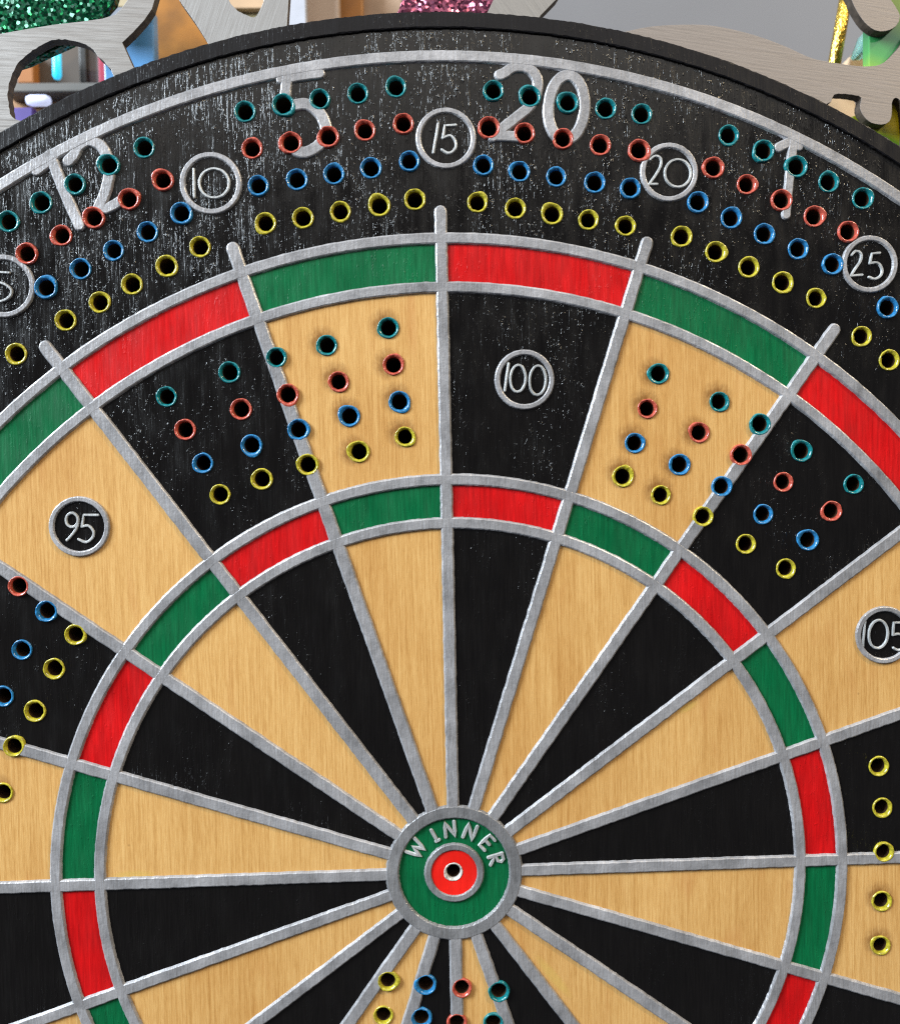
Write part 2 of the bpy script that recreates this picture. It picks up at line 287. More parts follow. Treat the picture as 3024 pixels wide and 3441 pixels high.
BADGES = [('15', (1.68, 182.91), 7.6, [('l', 0, 0.62, [(-0.13, 186.5), (-0.78, 183.08), (-1.48, 179.48)]), ('l', 0, 0.62, [(4.19, 186.11), (1.51, 185.96), (0.91, 182.97)]), ('s', 0, 0.62, [(0.91, 182.97), (2.71, 183.57), (3.94, 182.38), (4.08, 180.83), (3.08, 179.61), (1.95, 179.36), (0.63, 180.21)])], 0),
  ('10', (-55.82, 172.61), 7.7, [('l', 0, 0.62, [(-59.91, 176.06), (-59.92, 169.3)]), ('s', 1, 0.62, [(-54.92, 176.13), (-53.81, 175.95), (-52.82, 175.45), (-52.05, 174.66), (-51.56, 173.68), (-51.42, 172.6), (-51.63, 171.52), (-52.17, 170.55), (-52.99, 169.78), (-54.01, 169.29), (-55.13, 169.13), (-56.23, 169.32), (-57.22, 169.83), (-57.99, 170.61), (-58.47, 171.59), (-58.62, 172.67), (-58.41, 173.75), (-57.87, 174.72), (-57.05, 175.49), (-56.03, 175.97)])], 0),
  ('20', (56.69, 174.13), 7.4, [('s', 0, 0.62, [(51.94, 177.27), (53.34, 178.16), (54.72, 177.42), (54.56, 175.52), (53.05, 173.04), (51.64, 171.24)]), ('l', 0, 0.62, [(51.64, 171.28), (53.72, 171.26)]), ('s', 1, 0.62, [(58.94, 177.25), (59.94, 177.07), (60.84, 176.59), (61.55, 175.84), (62.0, 174.89), (62.14, 173.85), (61.97, 172.82), (61.5, 171.89), (60.78, 171.15), (59.86, 170.68), (58.86, 170.53), (57.86, 170.7), (56.96, 171.19), (56.25, 171.94), (55.8, 172.88), (55.65, 173.92), (55.82, 174.96), (56.3, 175.89), (57.02, 176.62), (57.93, 177.09)])], 0),
  ('25', (106.96, 150.92), 7.3, [('s', 0, 0.62, [(102.38, 153.22), (103.42, 154.22), (104.74, 153.65), (104.73, 151.95), (103.31, 149.8), (102.12, 148.07)]), ('l', 0, 0.62, [(102.12, 148.07), (105.05, 148.3)]), ('l', 0, 0.62, [(109.55, 153.68), (107.57, 153.52), (107.09, 151.13)]), ('s', 0, 0.62, [(107.09, 151.13), (108.88, 151.29), (110.05, 149.9), (109.91, 148.19), (108.39, 147.24), (106.84, 147.73)])], 0),
  ('5', (-106.58, 148.43), 7.8, [('l', 0, 0.62, [(-105.1, 151.64), (-108.35, 151.87), (-108.69, 149.25)]), ('s', 0, 0.62, [(-108.69, 149.25), (-107.03, 149.23), (-105.63, 148.49), (-104.66, 147.4), (-105.01, 146.09), (-106.23, 145.15), (-107.79, 144.81), (-108.96, 145.43)])], 0),
  ('100', (19.95, 123.66), 7.6, [('l', 0, 0.62, [(16.06, 127.72), (15.53, 124.37), (14.99, 121.01)]), ('s', 1, 0.62, [(18.57, 127.28), (19.15, 127.08), (19.66, 126.57), (20.03, 125.82), (20.24, 124.88), (20.27, 123.85), (20.11, 122.84), (19.77, 121.94), (19.29, 121.24), (18.73, 120.81), (18.12, 120.69), (17.54, 120.89), (17.03, 121.39), (16.66, 122.15), (16.45, 123.09), (16.42, 124.11), (16.59, 125.12), (16.92, 126.02), (17.4, 126.72), (17.96, 127.15)]), ('s', 1, 0.62, [(23.5, 127.03), (24.11, 126.81), (24.65, 126.26), (25.04, 125.44), (25.26, 124.41), (25.29, 123.29), (25.12, 122.18), (24.76, 121.2), (24.25, 120.43), (23.65, 119.95), (23.01, 119.82), (22.39, 120.04), (21.86, 120.59), (21.46, 121.42), (21.24, 122.44), (21.22, 123.56), (21.4, 124.67), (21.75, 125.66), (22.26, 126.42), (22.86, 126.9)])], 0),
  ('95', (-90.4, 89.57), 7.6, [('s', 1, 0.62, [(-92.08, 92.91), (-91.64, 92.82), (-91.25, 92.56), (-90.94, 92.18), (-90.75, 91.7), (-90.7, 91.17), (-90.79, 90.64), (-91.01, 90.17), (-91.34, 89.8), (-91.75, 89.57), (-92.2, 89.5), (-92.65, 89.59), (-93.04, 89.84), (-93.35, 90.22), (-93.53, 90.71), (-93.59, 91.23), (-93.5, 91.76), (-93.28, 92.23), (-92.94, 92.6), (-92.53, 92.84)]), ('s', 0, 0.62, [(-90.65, 91.37), (-91.22, 88.94), (-93.52, 86.23)]), ('l', 0, 0.62, [(-85.76, 92.24), (-89.21, 92.4), (-89.79, 89.52)]), ('s', 0, 0.62, [(-89.79, 89.52), (-88.18, 89.69), (-87.02, 88.24), (-87.4, 86.62), (-88.92, 85.63), (-90.71, 86.41)])], 1),
  ('105', (110.36, 57.53), 7.5, [('l', 0, 0.62, [(105.42, 61.16), (104.81, 54.75)]), ('s', 1, 0.62, [(109.25, 61.32), (109.98, 61.05), (110.6, 60.46), (111.06, 59.61), (111.3, 58.57), (111.3, 57.46), (111.07, 56.37), (110.62, 55.42), (110.0, 54.7), (109.27, 54.28), (108.5, 54.2), (107.77, 54.47), (107.14, 55.06), (106.69, 55.91), (106.45, 56.95), (106.45, 58.06), (106.68, 59.15), (107.13, 60.1), (107.75, 60.82), (108.48, 61.24)]), ('l', 0, 0.62, [(115.97, 60.5), (112.9, 60.58), (112.62, 57.47)]), ('s', 0, 0.62, [(112.62, 57.47), (114.39, 57.62), (115.96, 56.21), (115.76, 54.26), (113.99, 53.53), (112.8, 54.14)])], 1)]
TIPS = {0: 166.69, -1: 166.39, 1: 166.49, 2: 168.09, -2: 166.59}
RI = 2.45                      # drill clearance in the panels, the painted rim sits in it
ALLH = [p for v in HOLES.values() for p in v] + [(-0.2, 0.2)]

board = bpy.data.objects.new('peg_board', None); scene.collection.objects.link(board)
board.matrix_world = BOARD
tag(board, 'round wooden peg scoring board painted as a black, red and green dartboard with silver lines', 'game board')

ZF, ZT = -0.62, 0.0            # engraved field level and silver level
T_OUT, T_IN, D_OUT, D_IN = 99.5, 88.4, 158.9, 146.9
S_IN, S_OUT, RIM_IN, R_OUT = 201.2, 204.2, 209.4, 213.2
todo = []                      # parts that are drilled

def sector(r0, r1, k, mat, gap=0.05):
    a0 = math.radians(18*k); a1 = math.radians(18*(k + 1)); n = 14
    V = []; F = []
    for i in range(n + 1):
        a = a0 + (a1 - a0)*i/n
        for r, z in ((r0, ZF), (r1, ZF), (r1, ZF - 0.8), (r0, ZF - 0.8)):
            g = gap/max(r, 1)*(1 if i == 0 else -1 if i == n else 0)
            V.append((r*math.sin(a + g)*MM, r*math.cos(a + g)*MM, z*MM))
    for i in range(n):
        for j in range(4): F.append((4*i + j, 4*i + (j + 1) % 4, 4*i + 4 + (j + 1) % 4, 4*i + 4 + j))
    F.append((0, 1, 2, 3)); F.append((4*n + 3, 4*n + 2, 4*n + 1, 4*n))
    return mesh_obj('sector_panel', V, F, mat, board)

# carcass of the board under the panels
n = 200; V = []; F = []
for i in range(n):
    a = 2*PI*i/n
    for r, z in ((R_OUT - 0.3, ZF - 0.85), (R_OUT - 0.3, -12.0)): V.append((r*math.sin(a)*MM, r*math.cos(a)*MM, z*MM))
F = [(2*i, 2*i + 1, (2*i + 3) % (2*n), (2*i + 2) % (2*n)) for i in range(n)] + [tuple(range(0, 2*n, 2)), tuple(range(1, 2*n, 2))]
o = mesh_obj('body', V, F, M_EDGE, board); todo.append((o, ALLH))

def hits(test): return [p for p in ALLH if test(math.hypot(*p), math.degrees(math.atan2(p[0], p[1])))]
for k in range(-10, 10):
    even = k % 2 == 0
    big, small = (M_BLACK, M_RED) if even else (M_WOOD, M_GREEN)
    for r0, r1, m in ((15.5, T_IN, big), (T_IN + .1, T_OUT, small), (T_OUT + .1, D_IN, big), (D_IN + .1, D_OUT, small)):
        o = sector(r0, r1, k, m)
        h = hits(lambda r, a: r0 - 3 < r < r1 + 3 and abs(((a - 18*k - 9 + 180) % 360) - 180) < 9 + math.degrees(3/max(r, 3)))
        if h: todo.append((o, h))
# engraved black surround and the raised border of the board
def disc_ring(name, r0, r1, zt, zb, mat, n=240, rough=0.0):
    return annulus(name, r0, r1, zt, zb, mat, board, 0.0, n, rough=rough)
o = disc_ring('black_surround', D_OUT + .1, RIM_IN + 0.5, ZF, ZF - 0.8, M_BLACK); todo.append((o, hits(lambda r, a: r > D_OUT - 3)))
annulus('border', RIM_IN, R_OUT, 0.05, -12.2, M_BORDER, board, 0.02, 1500, rough=0.20)
disc_ring('bull_field', 1.0, 15.4, ZF, ZF - 0.8, M_GREEN, 120)
todo.append((bpy.data.objects['bull_field'], [(-0.2, 0.2)]))
o = disc_ring('bullseye', 0.9, 6.4, -0.35, ZF + 0.05, M_BULLRED, 80); todo.append((o, [(-0.2, 0.2)]))

# silver relief lines
SL = 0.28
for nm, r, w in (('double_ring', 158.65, 2.55), ('double_ring', 146.7, 2.5), ('treble_ring', 99.25, 2.6), ('treble_ring', 88.4, 2.6)):
    o = annulus(nm, r - w/2, r + w/2, ZT, ZF - 0.1, M_SILVER, board, SL, 720)
    todo.append((o, hits(lambda rr, a: abs(rr - r) < 4.6)))
o = annulus('number_ring', S_IN + 0.2, S_OUT - 0.2, ZT, ZF - 0.1, M_SILVER, board, SL, 1100, rough=0.09)
todo.append((o, hits(lambda rr, a: rr > S_IN - 3)))
annulus('bull_ring', 14.05, 17.1, ZT + 0.05, ZF - 0.1, M_SILVER2, board, SL, 240, rough=0.12)
annulus('bullseye_ring', 5.85, 7.4, ZT, ZF - 0.1, M_SILVER2, board, 0.25, 120, rough=0.08)
for k in range(20):
    a = math.radians(18*k); d = Vector((math.sin(a), math.cos(a)))
    kk = k if k <= 10 else k - 20
    tip = TIPS.get(kk, 166.6)
    V = []; F = []
    stroke_geo(V, F, resample([d*16.0, d*(tip - 1.5)], 1.1), 2.85 + random.uniform(-0.15, 0.15), ZT - 0.02, ZF - 0.12, SL, rough=0.075)
    o = mesh_obj('spoke', V, F, M_SILVER, board)
    h = [p for p in ALLH if abs(p[0]*d.y - p[1]*d.x) < 5 and p[0]*d.x + p[1]*d.y > 10]
    if h: todo.append((o, h))

# big numerals hanging from the number ring
for txt, data in NUMERALS:
    o = strokes('numeral', data, ZT - 0.03, ZF - 0.1, 0.22, M_SILVER, board)
    o['label'] = 'raised silver number %s below the number ring' % txt
    pts = [q for s in data for q in s[3]]
    h = [p for p in ALLH if min(math.hypot(p[0] - q[0], p[1] - q[1]) for q in pts) < 9]
    if h: todo.append((o, h))
# ringed score markers
for txt, c, r, data, dark in BADGES:
    ring = annulus('score_marker', r - 1.4, r - 0.3, ZT - 0.05, ZF - 0.1, M_SILVER, board, 0.22, 120, c=c, rough=0.07)
    ring['label'] = 'raised silver circle around the number %s' % txt
    h = [p for p in ALLH if abs(math.hypot(p[0] - c[0], p[1] - c[1]) - r) < 4]
    if h: todo.append((ring, h))
    strokes('digits', data, ZT - 0.12, ZF - 0.1, 0.17, M_SILVER3, ring, 0.03)
    if dark:
        V = [((c[0] + (r - 1.2)*math.sin(2*PI*i/48))*MM, (c[1] + (r - 1.2)*math.cos(2*PI*i/48))*MM, (ZF + dz)*MM) for dz in (0.05, -0.2) for i in range(48)]
        F = [tuple(range(48)), tuple(range(48, 96))] + [(i, (i + 1) % 48, 48 + (i + 1) % 48, 48 + i) for i in range(48)]
        mesh_obj('black_ground', V, F, M_BLACK, ring)

# WINNER around the bull
GL = {'W': [[(-2.1, 2.0), (-1.1, -2.0), (0, 1.3), (1.1, -2.0), (2.1, 2.0)]],
      'I': [[(0, 1.9), (0.05, -1.7)], [(-0.3, -1.75), (0.7, -1.75)]],
      'N': [[(-1.25, -1.9), (-1.2, 1.9), (1.2, -1.9), (1.25, 1.9)]],
      'E': [[(1.1, 1.9), (-0.9, 1.9), (-0.9, -1.9), (1.2, -1.9)], [(-0.9, 0.05), (0.9, 0.05)]],
      'R': [[(-1.0, -2.0), (-1.0, 1.9)], [(-1.0, 1.85), (0.6, 1.75), (1.1, 1.0), (0.6, 0.2), (-0.9, -0.05), (1.1, -2.0)]]}
word = None
for ch, ang, rr, sc in (('W', -56, 11.3, 0.95), ('I', -27, 10.7, 0.86), ('N', -4.5, 11.1, 0.98), ('N', 22.5, 11.1, 1.0), ('E', 48.5, 11.2, 0.95), ('R', 74, 11.2, 0.95)):
    a = math.radians(ang); u = Vector((math.cos(a), -math.sin(a))); v = Vector((math.sin(a), math.cos(a)))
    data = [('l', 0, 0.86, [tuple(v*rr + u*x*sc + v*y*sc) for x, y in st]) for st in GL[ch]]
    strokes('letter', data, ZT - 0.25, ZF - 0.1, 0.16, M_SILVER3, board, 0.04)

# ------------------------------------------------------------------ drill all parts in one pass
def cutter(pts, r=RI, n=20):
    V = []; F = []
    for (x, y) in pts:
        b = len(V)
        for z in (1.5, -10.5):
            for i in range(n): a = 2*PI*i/n; V.append(((x + r*math.sin(a))*MM, (y + r*math.cos(a))*MM, z*MM))
        F += [tuple(range(b, b + n)), tuple(range(b + 2*n - 1, b + n - 1, -1))]
        F += [(b + i, b + n + i, b + n + (i + 1) % n, b + (i + 1) % n) for i in range(n)]
    return mesh_obj('drill', V, F, M_EDGE)
cutters = []
for o, pts in todo:
    if o.name.startswith('body') or o.name.startswith('bull'): pass
    c = cutter(sorted(set(pts))); c.matrix_world = BOARD; cutters.append(c)
    md = o.modifiers.new('drill', 'BOOLEAN'); md.operation = 'DIFFERENCE'; md.object = c; md.solver = 'MANIFOLD'
bpy.context.view_layer.update()
dg = bpy.context.evaluated_depsgraph_get()
done = []
for o, pts in todo:
    me = bpy.data.meshes.new_from_object(o.evaluated_get(dg)); done.append((o, me))
for o, me in done:
    nm = o.data.name; mat = o.data.materials[0]
    if len(me.polygons) == 0: print('BOOLEAN FAILED', o.name); o.modifiers.clear(); continue
    o.modifiers.clear(); o.data = me; me.name = nm; me.materials.clear(); me.materials.append(mat)
    me.polygons.foreach_set('material_index', [0]*len(me.polygons))
for c in cutters: bpy.data.objects.remove(c)

# ------------------------------------------------------------------ painted rims of the peg holes
def rim_mesh(seed, thick=1.0):
    rnd = random.Random(seed); n = 36
    prof = [(2.74, -0.95), (2.66, -0.5), (2.56, -0.05), (2.46, 0.03), (2.30, 0.02), (2.10, -0.14), (1.90, -0.5), (1.84, -1.0), (1.80, -3.0), (1.76, -9.8)]
    lobe = rnd.uniform(0, 2*PI); la = rnd.choice([0.0, 0.05, 0.15, 0.25, 0.45])
    V = []; F = []
    for i in range(n):
        a = 2*PI*i/n
        bump = la*max(0, math.cos(a - lobe))**5
        e = 0.12*noise.noise(Vector((math.cos(a)*2.2 + seed*9, math.sin(a)*2.2, seed)))
        e2 = 0.20*noise.noise(Vector((math.cos(a)*2.6 - seed*5, math.sin(a)*2.6, seed + 7)))
        for k, (r, z) in enumerate(prof):
            rr = r + (e + bump)*(1 if k < 4 else 0.3 if k < 5 else 0) + (e2*0.8 if 4 < k < 7 else 0)
            V.append((rr*math.sin(a)*MM, rr*math.cos(a)*MM, (z + (0.10*rnd.random() - 0.05 if 1 < k < 5 else 0))*MM))
    m = len(prof)
    for i in range(n):
        j = (i + 1) % n
        for k in range(m - 1): F.append((i*m + k, j*m + k, j*m + k + 1, i*m + k + 1))
    F.append(tuple(i*m + m - 1 for i in range(n)))
    me = bpy.data.meshes.new('peg_hole'); me.from_pydata(V, [], F); me.update()
    bm = bmesh.new(); bm.from_mesh(me); bmesh.ops.recalc_face_normals(bm, faces=bm.faces)
    # open shell: make sure the rim looks outwards
    top = max(bm.faces, key=lambda f: f.calc_center_median().z)
    if top.normal.z < 0: bmesh.ops.reverse_faces(bm, faces=bm.faces)
    bm.to_mesh(me); bm.free()
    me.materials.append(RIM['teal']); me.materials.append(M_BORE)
    for p in me.polygons:
        p.use_smooth = True
        zc = sum(me.vertices[v].co.z for v in p.vertices)/len(p.vertices)
        rc = math.hypot(*[sum(me.vertices[v].co[q] for v in p.vertices)/len(p.vertices) for q in (0, 1)])
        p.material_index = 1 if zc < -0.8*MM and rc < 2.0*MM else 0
    return me
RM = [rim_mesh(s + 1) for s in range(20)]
RAISED = [tuple(v) for _, d in NUMERALS for st in d for v in (spline(st[3], st[1]) if st[0] == 's' else resample(st[3]))]
RAISED += [(c[0] + r*math.sin(i*0.2), c[1] + r*math.cos(i*0.2)) for _, c, r, _d, _k in BADGES for i in range(32)]
def place_rim(p, colour):
    o = bpy.data.objects.new('peg_hole', random.choice(RM)); scene.collection.objects.link(o); o.parent = board
    rr = math.hypot(*p); aa = math.degrees(math.atan2(p[0], p[1]))
    proud = (rr < 172 and abs(aa - 18*round(aa/18))*PI/180*rr < 4.5) or min(math.hypot(p[0] - q[0], p[1] - q[1]) for q in RAISED) < 4.6
    o.location = (p[0]*MM, p[1]*MM, 0 if proud else -0.34*MM); o.rotation_euler = (0, 0, random.uniform(0, 6.28))
    o.scale = (s := random.uniform(0.96, 1.05), s, 1)
    o.material_slots[0].link = 'OBJECT'; o.material_slots[0].material = RIM[colour]
    return o
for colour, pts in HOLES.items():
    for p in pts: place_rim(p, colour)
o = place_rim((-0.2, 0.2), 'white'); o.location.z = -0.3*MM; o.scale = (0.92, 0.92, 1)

# scorch marks left in the bare wood around the drilled holes
sm = None
for p in ALLH:
    r = math.hypot(*p); a = math.degrees(math.atan2(p[0], p[1])); k = math.floor(a/18)
    if k % 2 == 0 or not (T_OUT + 4 < r < D_IN - 4): continue
    off = abs(a - 18*round(a/18))*PI/180*r
    if off < 3.2: continue
    if sm is None:
        V = [(q*math.sin(2*PI*i/24)*MM, q*math.cos(2*PI*i/24)*MM, z*MM) for q, z in ((2.5, 0.03), (6.0, 0.03), (6.0, -0.05), (2.5, -0.05)) for i in range(24)]
        sm = mesh_obj('scorch_mark', V, [(24*k + i, 24*k + (i + 1) % 24, 24*((k + 1) % 4) + (i + 1) % 24, 24*((k + 1) % 4) + i) for i in range(24) for k in range(4)], M_SCORCH, board); o = sm
    else:
        o = bpy.data.objects.new('scorch_mark', sm.data); scene.collection.objects.link(o); o.parent = board
    o.location = (p[0]*MM, p[1]*MM, ZF*MM + random.uniform(0, 0.02)*MM); o.rotation_euler = (0, 0, random.uniform(-0.5, 0.5))

# glossy smears of glue on the bare wood
M_SMEAR = m_varnish()
for p, ang, ln, wd in [((-80.14, 1.98), 0.017, 6.19, 1.5), ((59.78, 40.47), 0.483, 3.26, 1.3), ((24.7, -27.88), -0.903, 8.09, 1.6)]:
    V = [(math.sin(2*PI*i/24)*MM, math.cos(2*PI*i/24)*MM, z*MM) for z in (0.05, -0.05) for i in range(24)]
    o = mesh_obj('glue_smear', V, [tuple(range(24)), tuple(range(24, 48))] + [(i, (i + 1) % 24, 24 + (i + 1) % 24, 24 + i) for i in range(24)], M_SMEAR, board)
    o.location = (p[0]*MM, p[1]*MM, ZF*MM); o.rotation_euler = (0, 0, ang); o.scale = (ln, wd, 1)

# ------------------------------------------------------------------ things behind the board
def m_brushed(name, rot, tint=(0.60, 0.59, 0.59), rough=0.34):
    t = NT(name)
    n1 = t.n('ShaderNodeTexNoise', i_Scale=1.0, i_Detail=4.0, i_Roughness=0.65)
    rt = t.n('ShaderNodeMapping'); rt.inputs['Rotation'].default_value = (0, 0, rot)
    t.l(t.tc.outputs['Object'], rt.inputs[0])
    sc = t.n('ShaderNodeMapping'); sc.inputs['Scale'].default_value = (90, 1900, 500)
    t.l(rt.outputs[0], sc.inputs[0]); t.l(sc.outputs[0], n1.inputs['Vector'])
    f = n1.outputs['Fac']
    c = t.mix(1.0, tint, t.ramp(f, [(0.3, 0.84), (0.7, 1.04)]), 'MULTIPLY')
    return t.set(Base_Color=c, Metallic=0.45, Roughness=t.ramp(f, [(0.3, rough - 0.06), (0.7, rough + 0.14)]), Normal=t.bump(f, 0.00006, 0.9))
def m_glitter(name, col, sc, lo=0.15):
    t = NT(name)
    v = t.n('ShaderNodeTexVoronoi', i_Scale=sc); t.l(t.tc.outputs['Object'], v.inputs['Vector'])
    sep = t.n('ShaderNodeSeparateColor'); t.l(v.outputs['Color'], sep.inputs[0])
    b = t.ramp(sep.outputs[0], [(0.0, lo), (0.7, 0.8), (1.0, 2.2)])
    c = t.mix(1.0, col, b, 'MULTIPLY')
    nb = t.n('ShaderNodeVectorMath', operation='SUBTRACT'); t.l(v.outputs['Color'], nb.inputs[0]); nb.inputs[1].default_value = (0.5, 0.5, 0.5)
    ns = t.n('ShaderNodeVectorMath', operation='SCALE'); t.l(nb.outputs[0], ns.inputs[0]); ns.inputs['Scale'].default_value = 1.1
    g = t.n('ShaderNodeNewGeometry'); na = t.n('ShaderNodeVectorMath', operation='ADD'); t.l(g.outputs['Normal'], na.inputs[0]); t.l(ns.outputs[0], na.inputs[1])
    nn = t.n('ShaderNodeVectorMath', operation='NORMALIZE'); t.l(na.outputs[0], nn.inputs[0])
    return t.set(Base_Color=c, Metallic=0.75, Roughness=0.25, Normal=nn.outputs[0])
def at_board(o):
    o.matrix_world = BOARD; return o

M_BURNT = m_plain('scorched_cut_edge', (0.075, 0.055, 0.040), 0.7, 0, 400, 0.6)
def rag(pts, amp=0.12): return [(x + random.uniform(-amp, amp), y + random.uniform(-amp, amp)) for x, y in pts]
def smooth_loop(pts, step=1.0): return [tuple(p) for p in spline(pts, True, step)]
M_ST1 = m_brushed('brushed_steel', 0.05, (0.30, 0.286, 0.275)); M_ST2 = m_brushed('brushed_steel_upright', 1.92, (0.33, 0.325, 0.322)); M_ST3 = m_brushed('brushed_steel_warm', 0.15, (0.275, 0.243, 0.225), 0.5)
M_ST4 = m_brushed('brushed_steel_slanted', 0.95, (0.30, 0.285, 0.27))
def box(name, x0, x1, y0, y1, z, th, mat, bev=0.4):
    o = plate(name, [(x0, y0), (x1, y0), (x1, y1), (x0, y1)], [], z, z - th, mat, None, bev)
    return at_board(o)
wall = box('wall', -900, 900, -900, 900, -170, 20, m_plain('grey_painted_wall', (0.19, 0.19, 0.205), 0.8, 0, 8, 0.12), 0)
wall['kind'] = 'structure'

o = plate('steel_ornament', [(-119.55, 212.99), (-110.71, 214.44), (-104.39, 215.53), (-96.67, 216.74), (-89.84, 217.46), (-84.51, 218.18), (-81.32, 219.17), (-79.49, 220.91), (-77.9, 223.04), (-76.47, 228.04), (-69.64, 228.01), (-71.2, 223.01), (-72.04, 220.5), (-74.03, 217.75), (-77.04, 214.63), (-79.78, 212.13), (-79.43, 211.25), (-77.32, 206.21), (-74.55, 201.65), (-86.35, 190.38), (-112.15, 176.72), (-121.13, 173.02)],
    [rag(smooth_loop([(-82.57, 204.61), (-83.89, 206.63), (-85.97, 208.78), (-87.67, 210.8), (-89.78, 212.07), (-92.03, 212.58), (-94.16, 212.97), (-97.45, 212.74), (-100.9, 211.13), (-104.26, 208.89), (-106.62, 206.4), (-107.98, 203.52), (-108.86, 200.39), (-108.85, 197.25), (-107.37, 193.08), (-97.63, 193.63), (-83.45, 201.09)], 0.8))], -12.3, -15.3, M_ST1, None, 0.05, M_BURNT)
tag(at_board(o), 'brushed steel cut-out with a rounded opening, behind the board beside green glitter', 'ornament', 'brushed steel cut-out ornaments')
o = plate('steel_ornament', [(-67.36, 228.0), (-65.24, 222.98), (-63.54, 220.46), (-61.23, 217.06), (-58.45, 212.52), (-55.35, 205.31), (-38.63, 208.99), (-37.91, 216.82), (-37.36, 222.86), (-36.84, 227.89)],
    [rag(smooth_loop([(-53.95, 226.7), (-52.79, 222.93), (-51.57, 221.04), (-49.7, 219.52), (-48.2, 218.76), (-46.29, 218.37), (-44.99, 219.5), (-43.62, 222.89), (-43.26, 226.66)], 0.8))], -12.3, -15.3, M_ST2, None, 0.05, M_BURNT)
tag(at_board(o), 'tapering brushed steel leg with a peach-coloured slot, beside the amber upright', 'ornament', 'brushed steel cut-out ornaments')
o = plate('steel_ornament', [(17.17, 227.69), (15.14, 222.64), (13.38, 219.09), (11.7, 212.5), (22.07, 211.17), (27.13, 218.39), (31.36, 222.57), (34.7, 227.63)], [], -12.3, -15.3, M_ST4, None, 0.05, M_BURNT)
tag(at_board(o), 'slanting brushed steel arm beside the pink glitter sheet', 'ornament', 'brushed steel cut-out ornaments')
o = plate('steel_ornament', smooth_loop([(42.89, 208.49), (46.22, 212.94), (50.3, 214.45), (56.87, 215.57), (65.8, 215.9), (72.5, 215.48), (81.45, 213.51), (89.49, 210.77), (97.55, 207.25), (102.45, 206.19), (108.3, 205.25), (112.83, 204.96), (116.83, 205.84), (121.64, 210.46), (126.19, 215.72), (135.55, 214.38), (135.54, 167.58), (95.38, 179.74), (69.06, 200.63)]),
    [rag(smooth_loop([(102.12, 193.28), (102.93, 195.86), (103.74, 197.67), (106.0, 197.91), (109.2, 197.5), (110.93, 196.84), (110.52, 194.25), (111.71, 191.91), (113.71, 190.34), (116.38, 189.93), (118.39, 190.69), (119.06, 193.15), (119.07, 195.74), (120.14, 196.77), (121.61, 195.59), (122.54, 191.17), (122.12, 183.38), (116.75, 179.53)], 0.8), 0.05)], -12.3, -15.3, M_ST3, None, 0.05, M_BURNT)
tag(at_board(o), 'wide wavy brushed steel plate with toothed opening, below the gold rod', 'ornament', 'brushed steel cut-out ornaments')
o = plate('steel_ornament', smooth_loop([(106.28, 228.01), (108.38, 222.23), (109.69, 219.4), (111.94, 216.18), (114.59, 214.23), (117.39, 213.96), (120.19, 215.24), (121.26, 217.8), (119.8, 220.64), (117.95, 223.48), (116.9, 227.97)]), [], -12.3, -15.3, M_ST3, None, 0.05, M_BURNT)
tag(at_board(o), 'rounded brushed steel tongue overlapping the green and yellow disc', 'ornament', 'brushed steel cut-out ornaments')

o = plate('glitter_sheet', [(-123.21, 235.45), (-81.1, 235.33), (-81.92, 226.43), (-82.64, 224.15), (-86.37, 220.21), (-94.03, 214.01), (-99.89, 211.49), (-105.63, 208.85), (-112.87, 206.86), (-124.45, 204.39)], [], -16.0, -18.5, m_glitter('green_glitter', (0.0015, 0.095, 0.040), 1500), None, 0.2)
tag(at_board(o), 'green glitter sheet behind the steel cut-out', 'glitter sheet')
o = plate('glitter_sheet', smooth_loop([(-10.03, 217.13), (-9.26, 222.28), (-7.21, 226.12), (-2.12, 231.24), (9.72, 232.49), (16.25, 229.89), (16.39, 223.45), (14.66, 215.71), (1.44, 213.2)]), [], -16.0, -18.5, m_glitter('pink_glitter', (0.34, 0.09, 0.16), 1500, 0.3), None, 0.2)
tag(at_board(o), 'mauve pink glitter sheet peeking over the top of the board', 'glitter sheet')

amber = m_plain('amber_reflection', (0.42, 0.165, 0.015), 0.45, 0, 60, 0.5)  # coloured uprights here are solid stand-ins for blurred mirror reflections
tag(box('post_reflection', -86.36, -64.28, 197.87, 259.78, -60, 25, amber, 2), 'amber upright in place of a blurred reflection, between the two steel cut-outs', 'post')
tag(box('blue_reflection', -95.51, -80.92, 192.74, 237.06, -45, 4, m_plain('blue_reflection', (0.10, 0.30, 0.62), 0.35, 0, 50, 0.4)), 'pale blue upright in place of a blurred reflection, beside the amber one', 'panel')
tag(box('white_card', -44.02, -36.13, 214.59, 248.30, -40, 2, m_plain('white_card', (0.46, 0.48, 0.55), 0.7, 0, 300, 0.06)), 'white card standing beside the tapering steel leg', 'card')
tag(box('beige_reflection', -38.02, -27.34, 217.19, 251.69, -46, 6, m_plain('beige_reflection', (0.48, 0.37, 0.30), 0.7, 0, 30, 0.1)), 'beige upright in place of a blurred reflection, beside the white card', 'board')
tag(box('strip_reflection', -29.87, -20.81, 221.09, 256.80, -55, 10, amber), 'narrow amber upright in place of a blurred reflection, beside the beige one', 'strip')
tag(box('pale_reflection', -22.58, -9.06, 223.25, 259.62, -60, 8, m_plain('pale_reflection', (0.45, 0.32, 0.23), 0.6, 0, 60, 0.4)), 'pale pinkish upright in place of a blurred reflection, beside the pink glitter sheet', 'board')
tag(box('peach_reflection', -62.38, -45.53, 235.71, 249.47, -42, 3, m_plain('peach_reflection', (0.60, 0.41, 0.25), 0.6, 0, 40, 0.3)), 'peach patch in place of a reflection, seen through the slot in the steel leg', 'card')  # peach and cream boxes added in place of the slot's reflection
